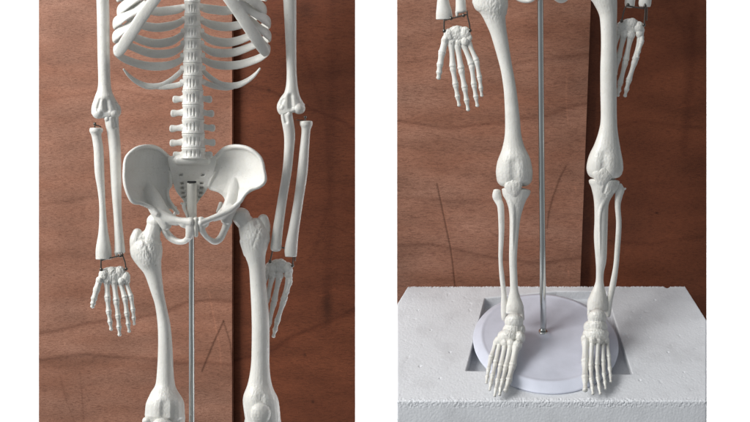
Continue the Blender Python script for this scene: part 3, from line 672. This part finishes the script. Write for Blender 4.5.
def skeleton_two():
    fr = RIGHT
    root = empty('skeleton_model', (DC[0], DC[1], 0))
    tag(root, 'white plastic skeleton shown from thighs to feet, standing on the round base', 'skeleton', 'anatomical skeleton models')
    pelvis(fr, root, (346, -241.5))
    # picture-left arm
    s = Shape(); s.profile([(-120, 436, 446), (-60, 438, 446), (-20, 439, 447), (0, 437.2, 448.8), (12, 436, 452, 0, .7), (19, 436, 452.6, 0, .6)], cap=.15); s.build('radius', fr, BONE, root, voxel=.45, smooth=2)
    s = Shape(); s.profile([(-120, 449, 461), (-60, 453, 462), (-20, 455, 463), (0, 455.6, 465.6), (11, 455.4, 466.4)]); s.sweep([(457, 12, 1, 2), (457, 15.5, 1, 1.4)]); s.build('ulna', fr, BONE, root, voxel=.45, smooth=2)
    carp = [(457.5, 35, 13.5, 8), (457, 33.5, 10, 7), (449, 35, 5, 5.8), (457, 31, 5, 5), (465, 33, 5, 5.8), (445.5, 39, 3.2, 3.6), (451.6, 42, 3.8, 3.8), (458.4, 42.5, 3.8, 4), (465, 41.5, 3.6, 4), (469, 38, 3, 3.6)]
    hand(fr, root, carp, [[(445.5, 39), (442, 53), (440, 65), (438.6, 78)], [(451.2, 42), (452.8, 67.5), (455.6, 85), (459.2, 105.5)], [(457, 43.5), (461.2, 69.5), (464.7, 88), (468.2, 110)],
                          [(463, 43), (471.6, 65), (474, 85), (477.4, 106)], [(468, 41), (476.6, 61), (479.6, 78), (481.8, 96)]], [3.1, 3.0, 3.1, 2.9, 2.6])
    hook(fr, root, [[(444.4, 18, 3), (444, 24, 3), (444.2, 31, 2)], [(444.2, 20.5, 3), (452, 18.4, 3), (467, 14.4, 3)], [(467, 11, 3), (467.6, 17, 3), (469.4, 24, 3), (470, 31, 2)]], [(444.2, 31, 2), (470, 30.5, 2), (451, 18.5, 3.4), (463.6, 15.4, 3.4)])
    # picture-right arm
    s = Shape(); s.profile([(-120, 646, 655), (-60, 637, 646), (-20, 629, 639, -6), (-5, 625.6, 636, -8), (2, 624.6, 635, -9), (6, 624.8, 634.6, -9)]); s.build('ulna', fr, BONE, root, voxel=.45, smooth=2)
    s = Shape(); s.profile([(-120, 662, 672), (-60, 653, 663), (-20, 645, 655, -6), (-8, 641.6, 652.4, -8), (2, 638.6, 651.4, -9, .7), (6.5, 639, 650.6, -9, .6)], cap=.2); s.build('radius', fr, BONE, root, voxel=.45, smooth=2)
    right_hand(fr, root)
    # picture-left leg
    s = Shape()
    s.profile([(-12, 471.4, 503, 0, .75), (0, 472.5, 508.6, 0, .75), (8, 478, 508.6), (18, 484, 506), (30, 489.4, 506.6), (42, 493.2, 508.4), (65, 499.6, 512), (80, 502.4, 514.8), (94, 504, 517), (119, 505, 520), (135, 504.6, 521.4),
               (148, 502, 525), (160, 497.6, 530.6), (172, 495.8, 532.8, 0, .8), (180, 497.6, 532.6, -1, .8)], cap=.4)
    s.ell(501, -21, 0, 9.2, 8.6, 9); s.sweep([(500, -18, 0, 8.5), (494, -9, 0, 10, 8), (490, 2, 0, 12, 9)]); s.sweep([(481, -8, -3, 5, 7), (477, 2, 0, 5, 6)]); s.sweep([(504, 0, 0, 4, 5), (503, 13, -2, 4, 5)])
    s.ell(505, 178, -1, 8.6, 8.8, 10); s.ell(523.6, 177.5, -1, 9, 9, 10)
    s.build('femur', fr, BONE, root, voxel=.5, smooth=4, rough=[(492, 5, 24, .8, .3), (514, 168, 24, .4, .4)], dents=[(514, 164, 514, 184, 5, 2.2)])
    s = Shape(); s.sweep([(512.6, 179.5, 8, 6.5, 3.2), (513.4, 185.5, 9.4, 9.2, 3.8), (514.4, 192, 9, 6.4, 3.4), (515, 196, 7.5, 3, 2.6)], cap=.6); s.build('patella', fr, BONE, root, voxel=.4, smooth=2, rough=[(514, 187, 14, .8, .28)])
    s = Shape()
    s.profile([(190, 501.6, 531, 0, .75), (195, 502.6, 529.4, 0, .75), (200, 505.5, 526.4), (207, 508, 523.6), (218, 509.4, 520.6), (235, 509.4, 518.6), (258, 509, 517), (280, 509.8, 517.6), (290, 509.8, 518.4), (299, 507.4, 521, 0, .8), (306, 505.6, 523.6, 0, .8), (313, 505.2, 524.2, 0, .8)], cap=.25)
    s.sweep([(509, 193, 1, 6, 6), (512, 202, 2, 5, 6), (513, 214, 2, 3.4, 5), (513, 235, 1.3, 2, 4), (513, 262, -.8, 1.4, 3), (513, 278, -2.5, 1, 2)]); s.sweep([(521.6, 312, 1, 2.6, 4), (522.4, 319, 1, 2.2, 3)])
    s.build('tibia', fr, BONE, root, voxel=.45, smooth=4, rough=[(512, 200, 14, .5, .35), (514, 308, 12, .3, .4)], dents=[(509, 312, 519, 313, 1.6, .8)])
    s = Shape(); s.profile([(190.5, 493.4, 500.8, -3), (196, 492.2, 501.6, -3), (201, 494.6, 502.6, -2), (208, 497.4, 504.2), (231, 498.6, 504.4), (258, 498.4, 502.8), (276, 499.4, 504.4), (293, 501.2, 506.4), (305, 500.8, 507.6), (316, 501, 507.8), (320, 502, 507)]); s.build('fibula', fr, BONE, root, voxel=.35, smooth=3, rough=[(497, 195, 10, .35, .4)])
    z = lambda v, zz: fd(v, zz)
    foot(fr, root, [(514, 321.5, z(323, .036), 8.8, 7.4, 8), (513, 330, z(330, .027), 9, 8, 8), (508, 338, z(338, .021), 10, 8, 7), (509, 330, z(330, .028), 6, 5, 6), (519, 330, z(330, .028), 6, 6, 6), (503, 336, z(336, .022), 5, 5, 5), (511.5, 336.5, z(336, .026), 5.5, 5, 5), (520, 338, z(338, .024), 5, 6, 5),
                     (498.5, 341, z(341, .017), 4, 4.4, 4), (505, 343, z(343, .020), 4, 4, 4), (511, 343.5, z(343, .022), 4, 4, 4), (517.5, 345.5, z(345, .022), 4.4, 5, 4), (513, 330, z(335, .01), 8, 10, 9)],
         [[(516.5, 345, z(345, .02)), (512.4, 366, z(366, .008)), (508.6, 381, z(381, .006)), (505.6, 391, z(391, .004))],
          [(511, 343, z(343, .02)), (505.6, 368, z(368, .008)), (502.6, 381, z(381, .008)), (500.6, 389, z(389, .006)), (499.6, 395, z(395, .003))],
          [(505.5, 342, z(342, .018)), (500.4, 367, z(367, .007)), (497.6, 381, z(381, .007)), (495.8, 390, z(390, .005)), (494.6, 396, z(396, .002))],
          [(500.5, 340, z(340, .015)), (495.4, 363, z(363, .006)), (492.6, 376, z(376, .006)), (490.8, 384, z(384, .004)), (489.6, 390, z(390, .002))],
          [(496.5, 340, z(340, .012)), (490.8, 358, z(358, .005)), (488.4, 370, z(370, .005)), (487.2, 377, z(377, .003)), (486.4, 383, z(383, .002))]], [3.9, 2.7, 2.6, 2.5, 2.5])
    # picture-right leg
    s = Shape()
    s.profile([(-18, 586, 618, 0, .7), (-8, 588, 617.8, 0, .75), (0, 592.8, 617.6), (10, 597.6, 617.4), (20, 600, 617), (43, 601, 616.8), (71, 600.2, 616.8), (95, 600.4, 616.8), (119, 600.6, 617), (132, 598.6, 618),
               (146, 594, 620.4), (158, 588.6, 622.8), (168, 586.4, 623.4, 0, .8), (174, 587.6, 622, -1, .8)], cap=.4)
    s.ell(587, -26, 0, 9.2, 9, 9); s.sweep([(587, -24, 0, 8.4), (594, -16, 0, 9, 8), (600, -6, 0, 10, 9)]); s.sweep([(612, -22, -3, 5, 7), (612, -6, 0, 5, 6)])
    s.ell(595.4, 170.5, -1, 8, 8, 9); s.ell(614.6, 170, -1, 8.2, 8.4, 9)
    s.build('femur', fr, BONE, root, voxel=.5, smooth=4, rough=[(603, -8, 24, .6, .3), (600.6, 92, 6, .5, .4), (604, 160, 22, .4, .4)], dents=[(604, 156, 604, 176, 5, 2.2)])
    s = Shape(); s.sweep([(601, 165.5, 8, 7.6, 3.4), (602.6, 173, 9.6, 10.8, 4.2), (602.4, 181, 9, 7.4, 3.6), (603, 186, 7.5, 3.4, 2.6)], cap=.6); s.build('patella', fr, BONE, root, voxel=.4, smooth=2, rough=[(602.6, 174, 15, .8, .28)])
    s = Shape()
    s.profile([(181, 588.6, 620, 0, .75), (186, 589.6, 618.4, 0, .75), (193, 592, 613.6), (203, 594, 609), (219, 594.4, 608), (238, 593.9, 607.4), (259, 595.4, 606.6), (272, 596, 604), (283, 595.2, 603.8), (293, 591, 606.4, 0, .8), (302, 587.4, 608.2, 0, .8), (310, 587, 608, 0, .8)], cap=.25)
    s.sweep([(612, 184, 3, 5, 5), (608, 191, 4, 5, 5), (604, 200, 3, 4, 4), (600, 215, 3, 2.4, 4), (600, 245, 2.2, 1.8, 4), (600, 268, 0, 1.4, 3), (600, 282, -2.5, 1, 2)]); s.sweep([(589.8, 309, 1, 2.6, 4), (589.2, 315, 1, 2.2, 3)])
    s.build('tibia', fr, BONE, root, voxel=.45, smooth=4, rough=[(608, 190, 14, .6, .35), (598, 305, 12, .3, .4)], dents=[(607.5, 180, 604, 192, 1.4, 1.2), (597, 311, 603, 312, 1.8, 1.6)])
    s = Shape(); s.profile([(184.5, 616.4, 622, -3), (190, 615, 624.4, -3), (196, 615, 622.6, -2), (206, 614.8, 620.6), (224, 616, 621.6), (248, 614.6, 620.2), (266, 613.2, 618.6), (285, 609.6, 616), (300, 606.6, 612.8), (312, 605.4, 611.2), (316.5, 606, 610.2)]); s.sweep([(622, 190, -3, 1.8), (625.4, 188.6, -3, 1)]); s.build('fibula', fr, BONE, root, voxel=.35, smooth=3, rough=[(620, 190, 8, .35, .4)])
    foot(fr, root, [(597, 317.5, z(319, .038), 8.8, 7.6, 8), (596.5, 327, z(327, .029), 9.5, 8, 8), (596, 336, z(336, .022), 11, 7, 7), (590, 327, z(327, .03), 6, 6, 6), (601, 327, z(327, .03), 6, 5.5, 6), (588, 334, z(334, .024), 5, 5, 5), (597, 334.5, z(334, .026), 5.5, 5, 5), (604, 334, z(334, .022), 4.6, 5, 5),
                     (585.6, 339, z(339, .02), 4.4, 5, 4), (592.6, 341, z(341, .022), 3.8, 4, 4), (598.6, 341, z(341, .02), 4, 4, 4), (605, 340, z(340, .017), 4, 4, 4), (596, 328, z(333, .01), 9, 10, 9)],
         [[(585.6, 340, z(340, .02)), (585.2, 362, z(362, .008)), (585, 378, z(378, .006)), (585.2, 390.5, z(391, .004))],
          [(592, 341, z(341, .02)), (590.8, 367, z(367, .008)), (591.4, 380, z(380, .008)), (592.4, 388, z(388, .006)), (593, 394, z(394, .003))],
          [(598, 341, z(341, .018)), (597, 366, z(366, .007)), (598, 379, z(379, .007)), (599.4, 388, z(388, .005)), (600.4, 394, z(394, .002))],
          [(602.5, 340, z(340, .015)), (603.2, 363, z(363, .006)), (604, 375, z(375, .006)), (605, 383, z(383, .004)), (605.6, 389, z(389, .002))],
          [(606.6, 339, z(339, .012)), (608.8, 358, z(358, .005)), (609.8, 369, z(369, .005)), (610.4, 376, z(376, .003)), (610.8, 382, z(382, .002))]], [3.9, 2.6, 2.5, 2.4, 2.4])

skeleton_one()
skeleton_two()
